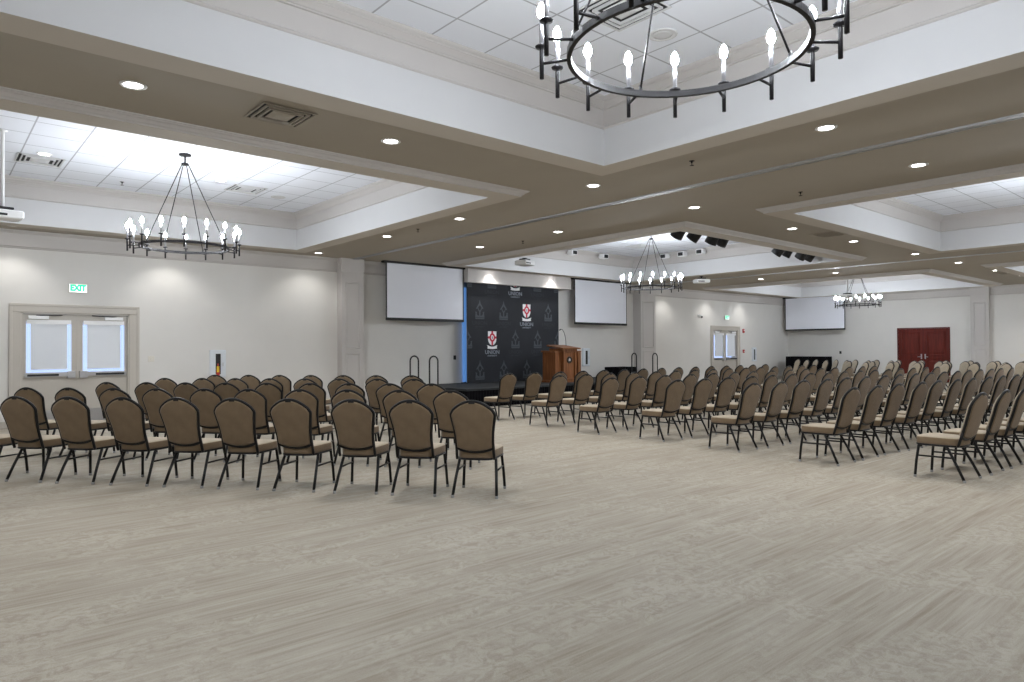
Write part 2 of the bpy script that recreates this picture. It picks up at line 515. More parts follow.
# ------------------------------------------------------------------ doors
def lite_door(name, d, label, text=None):
    x0, x1, h = d
    root = struct(empty(name, ((x0 + x1) / 2, Y1, 0)), label)
    w = (x1 - x0) / 2
    b = MB()    # casing and jamb
    cw = .185
    for s in (-1, 1):
        b.bbox(min(s * w, s * (w + cw)), max(s * w, s * (w + cw)), -.030, .002, 0, h - .001, M['casing'], .006)
        b.bbox(min(s * (w + cw - .05), s * (w + cw)), max(s * (w + cw - .05), s * (w + cw)), -.042, -.02, 0, h + cw - .072, M['casing'], .006)
        b.box(min(s * w, s * (w - .03)), max(s * w, s * (w - .03)), -.012, WT, 0, h, M['casing'])
    b.bbox(-w - cw, w + cw, -.030, .002, h, h + cw - .02, M['casing'], .006)
    b.bbox(-w - cw, w + cw, -.042, -.02, h + cw - .07, h + cw - .02, M['casing'], .006)
    b.box(-w, w, -.012, WT, h - .03, h, M['casing'])
    b.build('door_frame', root)
    m = MB(); m.box(-.012, .012, .035, .075, .0, h - .03, M['casing']); m.build('astragal', root)
    for s in (-1, 1):
        lf = MB(); A, Bx = (.008, w - .034)
        gx0, gx1, gz0, gz1 = A + .075, Bx - .035, 1.00, h - .16
        X = lambda u: s * u
        def bx(u0, u1, y0, y1, z0, z1, mat, bb=lf): bb.box(min(s * u0, s * u1), max(s * u0, s * u1), y0, y1, z0, z1, mat)
        bx(A, gx0, .04, .085, .012, h - .035, M['casing']); bx(gx1, Bx, .04, .085, .012, h - .035, M['casing'])
        bx(gx0, gx1, .04, .085, .012, gz0, M['casing']); bx(gx0, gx1, .04, .085, gz1, h - .035, M['casing'])
        for (u0, u1, z0, z1) in ((gx0 - .02, gx0 + .012, gz0 - .02, gz1 + .02), (gx1 - .012, gx1 + .02, gz0 - .02, gz1 + .02), (gx0, gx1, gz0 - .02, gz0 + .012), (gx0, gx1, gz1 - .012, gz1 + .02)):
            bx(u0, u1, .030, .040, z0, z1, M['casing'])
        leaf = lf.build('door_leaf', root)
        g = MB(); bx(gx0, gx1, .058, .064, gz0, gz1, M['glass'], g); g.build('glass_pane', leaf)
        sh = MB(); bx(gx0 + .085, gx1 - .085, .018, .021, gz0 + .085, gz1 - .03, M['shade'], sh)
        bx(gx0 + .02, gx1 - .02, -.005, .030, gz1 - .06, gz1 + .02, M['white'], sh)
        sh.tube([(s * (gx0 + .085), .0195, gz0 + .08), (s * (gx1 - .085), .0195, gz0 + .08)], .008, M['white'])
        sh.build('roller_shade', leaf)['label'] = 'white roller shade lit from outside'
        p = MB(); bx(A + .16, Bx - .02, -.040, -.005, .935, .995, M['steel'], p); bx(A + .30, Bx - .06, -.044, -.04, .945, .985, M['black'], p)
        bx(A + .03, A + .16, -.055, .04, .90, 1.03, M['steel'], p); bx(Bx - .10, Bx - .03, -.03, .04, .925, 1.0, M['steel'], p)
        p.build('push_bar', leaf)['label'] = 'steel and black push bar'
        cl = MB(); bx(Bx - .40, Bx - .08, -.03, .04, h - .125, h - .062, M['white'], cl)
        cl.tube([(s * (Bx - .2), -.02, h - .058), (s * (Bx - .48), -.06, h - .052), (s * (Bx - .62), .02, h - .04)], .009, M['black'], 6)
        cl.build('door_closer', leaf)
        k = MB(); bx(A + .03, Bx - .03, .036, .041, .04, .29, M['steel'], k); k.build('kick_plate', leaf)
    return root
lite_door('door_1', D1, 'pair of beige exit doors with shaded windows under lit exit sign')
lite_door('door_2', D2, 'distant pair of beige exit doors beyond the stage')

def red_door():
    y0, y1, h = D3
    root = struct(empty('door_3', (X1, (y0 + y1) / 2, 0), -PI / 2), 'pair of red mahogany panelled doors in the far wall')
    w = (y1 - y0) / 2
    b = MB()
    for s in (-1, 1): b.bbox(min(s * w, s * (w + .035)), max(s * w, s * (w + .035)), -.02, .1, 0, h + .03, M['mahogany'], .004)
    b.bbox(-w - .035, w + .035, -.02, .1, h, h + .035, M['mahogany'], .004)
    b.build('door_frame', root)
    for s in (-1, 1):
        lf = MB()
        lf.box(min(s * .003, s * (w - .004)), max(s * .003, s * (w - .004)), .012, .06, .008, h - .004, M['mahogany'])
        for z0, z1 in ((.22, .92), (1.08, h - .13)):
            for u0, u1 in ((.12, w - .12),):
                a, c = min(s * u0, s * u1), max(s * u0, s * u1)
                v = []; f = []
                P = [(0, .012), (.015, -.004), (.035, .004), (.05, .013), (.10, .000)]
                for o_, y in P: v += [(a + o_, y, z0 + o_), (c - o_, y, z0 + o_), (c - o_, y, z1 - o_), (a + o_, y, z1 - o_)]
                for i in range(len(P) - 1):
                    for k in range(4): f.append((i * 4 + k, i * 4 + (k + 1) % 4, i * 4 + 4 + (k + 1) % 4, i * 4 + 4 + k))
                f.append(tuple(range(16, 20)))
                lf.add(v, f, M['mahogany'])
        leaf = lf.build('door_leaf', root)
        hd = MB(); hd.bbox(min(s * .045, s * .095), max(s * .045, s * .095), .0, .013, .93, 1.13, M['steel'], .004)
        hd.tube([(s * .07, -.0, 1.02), (s * .07, -.05, 1.02), (s * .09, -.055, 1.02), (s * .19, -.055, 1.015)], .010, M['steel'], 8)
        hd.build('lever_handle', leaf)['label'] = 'steel lever handle'
red_door()

# outdoor paving seen through the glass of the exit doors
b = MB(); b.box(-10, 40, Y1 + WT + .01, Y1 + 40, -.14, -.02, M['ground']); struct(b.build('ground'))

# ------------------------------------------------------------------ text helper
def text_mesh(mb, s, size, mat, T, depth=0.004, bold=0.0):
    cu = bpy.data.curves.new('lettering', 'FONT')
    cu.body = s; cu.size = size; cu.align_x = 'CENTER'; cu.align_y = 'CENTER'; cu.extrude = depth / 2; cu.resolution_u = 2; cu.offset = bold
    o = bpy.data.objects.new('lettering', cu); C.objects.link(o)
    dg = bpy.context.evaluated_depsgraph_get()
    me = bpy.data.meshes.new_from_object(o.evaluated_get(dg))
    v = [T((p.co.x, p.co.z, p.co.y)) for p in me.vertices]
    mb.add(v, [tuple(p.vertices) for p in me.polygons], mat)
    bpy.data.objects.remove(o); bpy.data.curves.remove(cu); bpy.data.meshes.remove(me)

# ------------------------------------------------------------------ banquet chair
def lerp(a, b, t): return tuple(x + (y - x) * t for x, y in zip(a, b))
BZ0, BZ1, BTOP = .50, .80, .905                      # back bottom, shoulder, crown
def back_y(z): return -.190 - (z - .42) * .305       # rake of the back
def back_outline(k=1.0):
    """closed outline (x, z) of the upholstered back, from bottom centre round"""
    half = []
    for i in range(7):                                # bowed bottom rail
        t = i / 6; x = .172 * t; half.append((x, .440 + .036 * t ** 2.2))
    for z, x in ((.55, .173), (.62, .178), (.68, .187), (.74, .198), (.785, .2055), (.803, .205)):
        half.append((x, z))
    for i in range(1, 10):                            # softened shoulder into the arched crown
        x = .205 * (1 - i / 9)
        half.append((x, .819 + .103 * (1 - (x / .205) ** 2)))
    pts = half + [(-x, z) for x, z in reversed(half[1:-1])]
    cz = .68
    return [(x * k, cz + (z - cz) * k) for x, z in pts]

def make_chair():
    root = empty('banquet_chair')
    # seat cushion: domed, rounded corners, tapering to the rear
    s = MB(); v = []; f = []
    def ring(k, z, n=28):
        out = []
        for i in range(n):
            a = 2 * PI * i / n
            cx, cy = math.cos(a), math.sin(a)
            e = 0.42
            x = math.copysign(abs(cx) ** e, cx); y = math.copysign(abs(cy) ** e, cy)
            w = .200 + .026 * y
            out.append((x * w * k, .030 + y * .222 * k, z))
        return out
    L = [(.96, .366), (.995, .374), (1.0, .385), (1.0, .428), (.985, .442), (.95, .450), (.85, .454), (.55, .458), (.22, .459)]
    for k, z in L: v += ring(k, z)
    n = 28
    for i in range(len(L) - 1):
        for k in range(n): f.append((i * n + k, i * n + (k + 1) % n, (i + 1) * n + (k + 1) % n, (i + 1) * n + k))
    f.append(tuple(range(n))[::-1]); f.append(tuple(range((len(L) - 1) * n, len(L) * n)))
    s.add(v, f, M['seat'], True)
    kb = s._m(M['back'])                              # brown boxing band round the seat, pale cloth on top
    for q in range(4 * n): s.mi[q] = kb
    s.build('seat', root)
    # backrest
    s = MB(); v = []; f = []
    N = len(back_outline())
    for k, dy in ((.97, -.012), (.985, -.017), (.90, -.022), (.60, -.026), (.2, -.027)):
        v += [(x, back_y(z) + dy, z) for x, z in back_outline(k)]
    for k, dy in ((.985, .020), (.93, .034), (.80, .042), (.5, .046), (.15, .047)):
        v += [(x, back_y(z) + dy, z) for x, z in back_outline(k)]
    order = [4, 3, 2, 1, 0, 5, 6, 7, 8, 9]
    for i in range(9):
        a, c = order[i], order[i + 1]
        for k in range(N): f.append((a * N + k, a * N + (k + 1) % N, c * N + (k + 1) % N, c * N + k))
    f.append(tuple(4 * N + k for k in range(N))); f.append(tuple(9 * N + k for k in range(N))[::-1])
    s.add(v, f, M['back'], True)
    ks = s._m(M['seat'])                              # the padded inside face wears the pale seat cloth
    for q in range(5 * N, 9 * N): s.mi[q] = ks
    s.mi[-1] = ks
    s.build('backrest', root)
    # tubular back frame: the outline, its two uprights, and the hand hold at the crown
    s = MB()
    s.tube([(x, back_y(z), z) for x, z in back_outline(1.03)], .0150, M['frame'], 8, closed=True)
    for sg in (-1, 1):
        s.tube([(sg * .178, back_y(.52), .525), (sg * .180, back_y(.46), .46), (sg * .182, -.186, .40), (sg * .182, -.172, .362)], .0145, M['frame'], 8)
    s.bbox(-.034, .034, back_y(.91) - .020, back_y(.91) + .014, .898, .939, M['frame'], .008)
    s.build('back_frame', root)
    # seat frame
    s = MB()
    P = ring(.97, .362, 28)
    s.tube(P, .012, M['frame'], 6, closed=True)
    s.add([(x * .985, .03 + (y - .03) * .985, z - .004) for x, y, z in P], [tuple(range(28))], M['frame'])
    s.build('seat_frame', root)
    # legs
    for sg in (-1, 1):
        for ft, pts in ((1, [(sg * .186, .200, .368), (sg * .190, .208, .34), (sg * .205, .226, .18), (sg * .214, .238, .012)]),
                        (-1, [(sg * .178, -.060, .368), (sg * .182, -.080, .33), (sg * .200, -.165, .17), (sg * .214, -.242, .012)])):
            s = MB(); s.tube(pts, .0145, M['frame'], 8)
            q = pts[-1]; s.lathe([(.0165, 0), (.0170, .004), (.0160, .026)], M['glide'], 8, (q[0], q[1], 0))
            s.build('leg', root)
        s = MB(); s.tube([(sg * .200, .218, .235), (sg * .197, .05, .238), (sg * .193, -.128, .240)], .0095, M['frame'], 6)
        s.build('stretcher', root)
    return root

proto = make_chair()
used = [False]
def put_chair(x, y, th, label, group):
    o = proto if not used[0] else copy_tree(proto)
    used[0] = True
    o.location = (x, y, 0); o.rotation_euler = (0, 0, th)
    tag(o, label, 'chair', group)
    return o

# side block on the exit-door side, rows turned towards the stage
u = Vector((.637, -.771)); nrm = Vector((.771, .637))
LEFT = [(6.42, [-1.51, -2.12, -2.72, -3.37, -3.98, -4.60, -5.23, -5.88, -6.52, -7.16]),
        (7.88, [-2.09, -2.72, -3.38, -4.00, -4.68, -5.29, -5.97, -6.60, -7.27, -7.91]),
        (9.35, [-2.76, -3.37, -3.99, -4.58, -5.26, -5.93, -6.59, -7.25, -7.94]),
        (10.83, [-3.49, -4.12, -4.79, -5.40, -6.04, -6.68, -7.31, -8.04]),
        (12.27, [-4.00, -4.69, -5.35, -6.00, -6.64, -7.29, -8.01])]
ROWL = ['last row', 'second row from the back', 'middle row', 'second row from the front', 'front row']
for r, (s, ts) in enumerate(LEFT):
    for k, t in enumerate(ts):
        w_ = k / max(1, len(ts) - 1)
        dt = max(0, k - 2) * (.0075 if r == 0 else .005) - (.03 if r == 0 else 0)
        p = nrm * (s + (-.05 + .08 * w_ if r == 0 else .11 * w_)) + u * ((t - .07 * w_ - dt) * (s - .1) / s)   # rear feet
        th = R(-48.8 + random.uniform(-2, 2))
        f = Vector((-math.sin(th), math.cos(th)))
        p = p + f * .242
        put_chair(p.x, p.y, th, 'taupe banquet chair, %s from the aisle, %s, exit door block' % (ORD[k], ROWL[r]),
                  'banquet chairs in the block nearest the exit doors')

# middle block, straight towards the stage
MID = [(8.44, 2.31, .68, -3, 5), (8.50, 3.65, .64, -3, 12), (8.62, 5.0, .64, -3, 17), (8.74, 6.35, .66, -2.5, 16),
       (8.64, 7.58, .715, -1.2, 15), (8.78, 8.96, .70, -0.3, 15), (8.76, 10.33, .70, 0, 15)]
ROWM = ['row nearest the camera', 'second row from the camera', 'third row from the camera', 'middle row', 'third row from the stage', 'second row from the stage', 'row nearest the stage']
for r, (x, y, sp, tl, n) in enumerate(MID):
    for k in range(n):
        th = R(tl * .8 + random.uniform(-2.5, 2.5))
        px = x + sp * k * math.cos(R(tl)) + random.uniform(-.02, .02) * (k > 0)
        py = y + sp * k * math.sin(R(tl)) + .242 + random.uniform(-.02, .02)
        put_chair(px, py, th, 'taupe banquet chair, %s from the open carpet, %s, middle block' % (ORD[k], ROWM[r]),
                  'banquet chairs in the middle block before the stage')

# far side block, mirrored rows, seen from the front
FAR = [(26.9, 6.15, 11, 'row nearest the red doors'), (25.65, 5.95, 10, 'second row from the red doors'),
       (24.3, 5.3, 8, 'third row from the red doors'), (22.95, 4.95, 7, 'fourth row from the red doors')]
for x, y, n, rn in FAR:
    for k in range(n):
        th = R(50 + random.uniform(-3, 3))
        put_chair(x + random.uniform(-.04, .04), y + .76 * k, th, 'taupe banquet chair, %s from picture edge, %s, distant block' % (ORD[k], rn),
                  'banquet chairs in the distant block before the red doors')

# ------------------------------------------------------------------ chandeliers
def make_chandelier():
    root = empty('ring_chandelier')
    RR, RZ = .615, 2.985
    # canopy, stem and hub
    s = MB()
    s.lathe([(.0, 4.399), (.085, 4.399), (.088, 4.385), (.080, 4.372), (.02, 4.366), (.012, 4.35), (.012, 4.27), (.05, 4.262), (.055, 4.245), (.05, 4.232), (.0, 4.228)], M['iron'], 20)
    s.build('canopy', root)
    s = MB(); v = []; f = []; n = 64
    for rr, zz in ((RR - .012, -.018), (RR + .012, -.018), (RR + .012, .018), (RR - .012, .018)):
        v += [(rr * math.cos(2 * PI * k / n), rr * math.sin(2 * PI * k / n), RZ + zz) for k in range(n)]
    for i in range(4):
        for k in range(n): f.append((i * n + k, i * n + (k + 1) % n, ((i + 1) % 4) * n + (k + 1) % n, ((i + 1) % 4) * n + k))
    s.add(v, f, M['iron'], False); s.build('ring', root)
    for k in range(4):
        a = R(61 + 90 * k); s = MB()
        s.tube([(.045 * math.cos(a), .045 * math.sin(a), 4.25), (RR * math.cos(a), RR * math.sin(a), RZ + .03)], .0065, M['iron'], 6)
        s.lathe([(.012, -.02), (.014, 0), (.010, .03)], M['iron'], 8, (RR * math.cos(a), RR * math.sin(a), RZ + .02))
        s.build('rod', root)
    arm = None; blb = None
    for k in range(16):
        a = R(62.5 + 22.5 * k)
        if arm is None:
            s = MB(); rx = .765
            s.tube([(RR + .008, 0, RZ), (rx, 0, RZ - .012)], .0085, M['iron'], 6)
            s.lathe([(.0, -.095), (.012, -.095), (.0125, .055), (.010, .07), (.032, .075), (.036, .083), (.030, .088), (.013, .09), (.0, .092)], M['iron'], 12, (rx, 0, RZ))
            s.lathe([(.0135, .090), (.0135, .235), (.010, .240), (.0, .241)], M['sleeve'], 12, (rx, 0, RZ))
            arm = s.build('candle_arm', root)
            s = MB()
            s.lathe([(.010, .236), (.021, .252), (.025, .272), (.020, .297), (.010, .318), (.0, .328)], M['bulb'], 8, (rx, 0, RZ))
            blb = s.build('bulb', arm)
            arm.rotation_euler = (0, 0, a)
        else:
            c = arm.copy(); C.objects.link(c); c.parent = root; c.rotation_euler = (0, 0, a)
            d = blb.copy(); C.objects.link(d); d.parent = c
    return root
ch0 = make_chandelier()
CH = [(3.04, 2.11, 0, 'large black ring chandelier hanging nearest the camera'),
      (3.00, 11.06, -11, 'black ring chandelier above the chairs by the exit doors'),
      (14.25, 11.0, 0, 'black ring chandelier hanging before the stage screens'),
      (26.25, 10.80, 0, 'farthest black ring chandelier in front of the distant projection screen'),
      (14.2, 2.1, 0, None), (25.9, 2.1, 0, None)]
for i, (x, y, a, lab) in enumerate(CH):
    if lab is None: continue
    o = ch0 if i == 0 else copy_tree(ch0)
    o.location = (x, y, 0); o.rotation_euler = (0, 0, R(a))
    tag(o, lab, 'chandelier', 'ring chandeliers in the ceiling coffers')
# light from coffers whose chandeliers are out of view is built with the rest
for i in (4, 5):
    x, y, a, lab = CH[i]
    o = copy_tree(ch0); o.location = (x, y, 0)
    tag(o, ['black ring chandelier in the coffer above the middle chair rows', 'black ring chandelier in the coffer above the distant chair rows'][i - 4], 'chandelier', 'ring chandeliers in the ceiling coffers')

# ------------------------------------------------------------------ downlights
def make_downlight():
    s = MB()
    s.lathe([(.072, .004), (.105, .004), (.107, -.004), (.098, -.009), (.080, -.007), (.072, .002)], M['white'], 24)
    r = s.build('recessed_downlight')
    s = MB(); s.lathe([(.0, -.0035), (.060, -.0035), (.0735, -.0025)], M['lens'], 24)
    s.build('lens', r)
    return r
dl0 = make_downlight(); dl_used = [False]
def spot(x, y, z, w, ang, blend=.6, col=(1, .98, .95)):
    l = bpy.data.lights.new('downlight_lamp', 'SPOT'); l.energy = w; l.spot_size = R(ang); l.spot_blend = blend; l.shadow_soft_size = .06; l.color = col
    o = bpy.data.objects.new('downlight_lamp', l); C.objects.link(o); o.location = (x, y, z)
    return o
def downlight(x, y, z, label, group, w=60, ang=125):
    o = dl0 if not dl_used[0] else copy_tree(dl0)
    dl_used[0] = True
    o.location = (x, y, z - .001); tag(o, label, 'downlight', group)
    spot(x, y, z - .015, w, ang)
GB = 'recessed lights in the dark ceiling beams'
A = ['beside the near chandelier coffer, nearest the camera', 'beside the near chandelier coffer', 'at the near coffer corner', 'past the near coffer corner', 'by the second coffer corner', 'close to the stage wall']
for (x, y, lab) in ((1.35, 6.5, 'round downlight in the beam between the two near coffers, left of the vent'),
                    (3.85, 6.47, 'round downlight in the beam between near coffers, past the vent'),
                    (7.06, 6.44, 'round downlight at the corner of the near coffer before the track'),
                    (7.06, 3.2, 'round downlight between the near coffer and the track, rightmost large one'),
                    (7.06, 9.57, 'round downlight by the second coffer corner, before the track'),
                    (7.03, 11.98, 'round downlight before the track, second from the stage wall'),
                    (7.00, 15.05, 'round downlight before the track, closest to the pilaster'),
                    (9.40, 3.12, 'round downlight past the track, beside the right hand coffer edge'),
                    (9.42, 6.40, 'round downlight past the track, between stage coffer and right coffer'),
                    (9.33, 9.44, 'round downlight past the track, above the near side of stage'),
                    (9.36, 11.94, 'round downlight past the track, above the left projection screen'),
                    (12.56, 6.36, 'round downlight between right coffer and stage coffer, before black vent'),
                    (15.10, 6.28, 'round downlight between right coffer and stage coffer, past black vent'),
                    (18.35, 6.18, 'round downlight before the distant track, beneath right coffer corner'),
                    (21.15, 6.07, 'round downlight past the distant track, above the red doors'),
                    (24.20, 5.98, 'round downlight above the far pilaster, before the distant vent'),
                    (26.80, 5.90, 'round downlight past the distant vent, at picture edge'),
                    (21.03, 9.30, 'round downlight past the distant track, above the farthest chandelier'),
                    (20.95, 11.70, 'round downlight past the distant track, above the distant exit doors')):
    downlight(x, y, HS, lab, GB, w=58 if y < 14 else 20)
GW = 'recessed wall washing lights along the stage wall'
for x, lab in ((1.2, 'wall washing downlight above the near exit doors'), (3.9, 'wall washing downlight above the fire extinguisher cabinet'),
               (20.95, 'wall washing downlight past the stage pilaster'), (23.8, 'wall washing downlight above the small white wall camera'),
               (26.3, 'wall washing downlight above the distant exit doors')):
    downlight(x, 15.12, HS, lab, GW, w=24, ang=112)
for x, lab in ((12.18, 'downlight shining on the header above backdrop, farther from lectern'), (14.6, 'downlight shining on the header above backdrop, lectern side')):
    downlight(x, 14.90, HS, lab, 'recessed lights above the stage header', w=17, ang=122)
for x, y, lab in ((1.376, 12.39, 'small downlight in ceiling tiles beside the square vent of second coffer'), (3.94, 12.38, 'small downlight in ceiling tiles to the right of the second chandelier')):
    downlight(x, y, HC, lab, 'recessed lights in the tiled coffer', w=40)
# lights of the same grid out of the picture
for x, y in ((7.06, -.1), (9.40, -.1), (-1.2, 3.2), (-1.2, 9.5), (18.3, 9.4), (18.3, 3.1), (21.0, 3.1), (18.3, 12), (28.6, 6.0)):
    l = spot(x, y, HS - .015, 58, 125)

# ------------------------------------------------------------------ vents, speakers, sprinklers
def make_vent(w, name, label, loc, rz=0, pale=False):
    root = tag(empty(name, loc, rz), label, 'air vent')
    m = M['ventgrey'] if pale else M['soffit']
    s = MB(); h = w / 2
    for k in range(3):
        a, c = h - .055 * k * (w / .6), h - .055 * k * (w / .6) - .017
        s.loops([(-a, a, -a, a, -.003 + .003 * (k > 0)), (-a, a, -a, a, -.012 - .006 * k), (-c, c, -c, c, -.012 - .006 * k), (-c, c, -c, c, .002)], m)
    s.build('louvre_rings', root)
    s = MB(); s.box(-h + .02, h - .02, -h + .02, h - .02, -.002, -.0005, M['dark']); s.build('duct_opening', root)
    s = MB(); c = h * .42
    s.add([(-c, -c, -.012), (c, -c, -.012), (c, c, -.012), (-c, c, -.012), (-c * .6, -c * .6, -.03), (c * .6, -c * .6, -.03), (c * .6, c * .6, -.03), (-c * .6, c * .6, -.03)],
          [(0, 1, 2, 3), (4, 5, 6, 7), (0, 1, 5, 4), (1, 2, 6, 5), (2, 3, 7, 6), (3, 0, 4, 7)], m)
    s.build('centre_plate', root)
    return root
def make_grille(label, loc, w=.62, d=.50, n=8):
    root = tag(empty('ceiling_vent', loc), label, 'air vent')
    s = MB(); a, c = w / 2, d / 2
    s.loops([(-a, a, -c, c, 0), (-a, a, -c, c, -.008), (-a + .035, a - .035, -c + .035, c - .035, -.010), (-a + .035, a - .035, -c + .035, c - .035, 0)], M['soffit'])
    s.build('vent_frame', root)
    s = MB(); s.box(-a + .03, a - .03, -c + .03, c - .03, -.002, -.0005, M['dark']); s.build('duct_opening', root)
    for k in range(n):
        x = -a + .05 + (w - .10) * (k + .5) / n
        s = MB(); s.add([(x - .003, -c + .03, -.003), (x + .001, -c + .03, -.014), (x + .001, c - .03, -.014), (x - .003, c - .03, -.003),
                         (x + .000, -c + .03, -.003), (x + .004, -c + .03, -.014), (x + .004, c - .03, -.014), (x + .000, c - .03, -.003)],
                        [(0, 1, 2, 3), (7, 6, 5, 4), (0, 1, 5, 4), (1, 2, 6, 5), (2, 3, 7, 6), (3, 0, 4, 7)], M['soffit'])
        s.build('slat', root)
    return root
make_vent(.52, 'ceiling_vent', 'square tiered air vent in the beam between the two near coffers', (2.60, 6.42, HS - .003))
make_grille('dark slatted air vent in the beam before the distant track', (13.76, 6.22, HS))
make_grille('dark slatted air vent at picture edge above the far pilaster', (25.4, 5.95, HS))
make_vent(.60, 'ceiling_vent', 'square tiered air vent in the second coffer near the white projector pole', (1.36, 12.80, HC - .003), 0, True)
make_vent(.60, 'ceiling_vent', 'square tiered air vent in tiles right of the second chandelier', (4.50, 12.72, HC - .003), 0, True)
make_vent(.60, 'ceiling_vent', 'square tiered air vent above the stage chandelier', (15.8, 12.6, HC - .003), 0, True)
make_vent(.60, 'ceiling_vent', 'square tiered air vent above the nearest chandelier', (4.63, 3.86, HC - .003), 0, True)
make_vent(.60, 'ceiling_vent', 'square tiered air vent in the right hand coffer at picture edge', (17.0, 2.9, HC - .003), 0, True)
def speaker(label, loc):
    root = tag(empty('ceiling_speaker', loc), label, 'ceiling speaker')
    s = MB(); s.lathe([(.135, 0), (.138, -.008), (.120, -.014), (.112, -.010)], M['ventgrey'], 28); s.build('speaker_rim', root)
    s = MB(); s.lathe([(.0, -.012), (.06, -.0115), (.114, -.009)], M['ventgrey'], 28); s.build('speaker_grille', root)
speaker('round grey ceiling speaker in tiles seen through the nearest chandelier ring', (5.305, 3.94, HC))
speaker('round grey ceiling speaker in tiles of the second coffer', (5.22, 13.0, HC))
def sprinkler(label, loc):
    root = tag(empty('fire_sprinkler', (loc[0], loc[1], loc[2] + .003)), label, 'sprinkler', 'ceiling sprinklers')
    s = MB(); s.lathe([(.034, 0), (.034, -.006), (.012, -.010), (.010, -.03)], M['iron'], 12); s.build('escutcheon', root)
    s = MB(); s.lathe([(.004, -.03), (.004, -.055), (.026, -.056), (.026, -.059), (.0, -.060)], M['iron'], 12); s.build('deflector', root)
for lab, loc in (('small dark sprinkler in the beam between nearest chandelier coffer and track', (7.06, 4.83, HS)),
                 ('small dark sprinkler past the track near the right hand coffer', (9.70, 4.78, HS)),
                 ('small dark sprinkler above the ceiling projector before the stage', (9.55, 10.71, HS)),
                 ('small dark sprinkler before the track near the second coffer edge', (7.06, 10.89, HS)),
                 ('small dark sprinkler in tiles beside the second chandelier', (2.645, 13.58, HC))):
    sprinkler(lab, loc)

# ------------------------------------------------------------------ projectors
def projector(label, loc, rz, drop, pole_mat, body_mat):
    """drop = length of the pole above the body; origin at the ceiling fixing"""
    root = tag(empty('ceiling_projector', loc, rz), label, 'projector')
    s = MB(); s.lathe([(.0, 0), (.06, 0), (.06, -.012), (.022, -.016), (.022, -drop), (.0, -drop)], pole_mat, 12); s.build('mount_pole', root)
    s = MB(); s.bbox(-.11, .11, -.09, .09, -drop - .03, -drop, M['black'], .006)
    for sx in (-1, 1): s.tube([(sx * .10, .0, -drop - .015), (sx * .17, .08, -drop - .05)], .007, M['black'], 6)
    s.build('mount_bracket', root)
    s = MB(); s.bbox(-.21, .21, -.16, .16, -drop - .16, -drop - .045, body_mat, .018)
    s.box(-.19, -.05, .155, .163, -drop - .14, -drop - .065, M['black'])
    s.box(-.19, .02, -.163, -.155, -drop - .13, -drop - .10, M['black'])
    bd = s.build('projector_body', root)
    s = MB(); s.lathe([(.055, .15), (.055, .185), (.045, .19), (.042, .175), (.0, .170)], M['black'], 16, (.10, 0, -drop - .10), axis='Y'); s.build('projector_lens', bd)
projector('grey ceiling projector hanging at the edge of the stage coffer', (10.98, 12.25, HF), R(15), .02, M['black'], M['ventgrey'])
projector('white ceiling projector hanging past the stage coffer near the distant track', (18.0, 12.0, HF), R(-30), .05, M['black'], M['white'])
projector('white projector on a long white pole at the picture edge', (.80, 11.4, HC), R(8), 1.04, M['white'], M['white'])
projector('white projector pole hanging in front of the farthest chandelier', (24.1, 10.246, HC), R(-20), 1.12, M['white'], M['white'])

# ------------------------------------------------------------------ stage lights in the middle coffer
def par_can(label, x, y, z, pitch, yaw):
    root = tag(empty('stage_spotlight', (x, y, z), yaw), label, 'stage light', 'black stage lights on the coffer pipe')
    s = MB()
    s.tube([(-.128, 0, -.18), (-.14, 0, -.03), (0, 0, 0), (.14, 0, -.03), (.128, 0, -.18)], .010, M['black'], 6); s.build('yoke', root)
    b = MB(); b.lathe([(.0, -.20), (.07, -.19), (.11, -.13), (.12, 0), (.128, .12), (.132, .19), (.118, .19), (.105, .08), (.0, .06)], M['black'], 18, axis='Y')
    o = b.build('lamp_housing', root); o.location = (0, 0, -.18); o.rotation_euler = (pitch, 0, 0)
    b = MB(); b.lathe([(.016, 0), (.016, .06), (.03, .065), (.03, .105), (.0, .105)], M['black'], 10); b.build('pipe_clamp', root)
xs = (11.72, 12.30, 12.94, 13.33, 15.82, 16.20, 16.96, 17.40)
for k, x in enumerate(xs):
    par_can('%s black stage spotlight from the track end of the %s cluster' % (ORD[k % 4], 'first' if k < 4 else 'second'), x, 8.3, 4.03, R(-52 + 6 * math.sin(k * 2.1)), R(10 * math.sin(k * 1.7)))
for xa, xb, lab in ((11.4, 13.6, 'black pipe carrying the first cluster of stage spotlights'), (15.5, 17.6, 'black pipe carrying the second cluster of stage spotlights')):
    root = tag(empty('lighting_pipe', (0, 0, 0)), lab, 'pipe')
    s = MB(); s.tube([(xa, 8.3, 4.16), (xb, 8.3, 4.16)], .024, M['black'], 10); s.build('pipe', root)
    for x in (xa + .2, xb - .2):
        s = MB(); s.tube([(x, 8.3, 4.16), (x, 8.3, 4.40)], .012, M['black'], 6); s.build('hanger', root)
def flood(label, loc, rz):
    root = tag(empty('wall_floodlight', loc, rz), label, 'floodlight', 'white floodlights in the stage coffer')
    s = MB(); s.bbox(-.05, .05, -.04, 0, -.05, .05, M['white'], .006); s.tube([(0, -.03, 0), (0, -.12, -.02)], .018, M['white'], 8); s.build('wall_bracket', root)
    s = MB(); s.bbox(-.12, .12, -.30, -.10, -.10, .05, M['white'], .02); h = s.build('lamp_housing', root)
    s = MB(); s.bbox(-.085, .085, -.312, -.295, -.085, .02, M['black'], .006); s.build('lamp_lens', h)
flood('white floodlight on the stage side of the coffer, nearest the track', (14.6, 14.36, 4.30), 0)
flood('white floodlight on the stage side of the coffer, second one along', (15.98, 14.36, 4.30), 0)
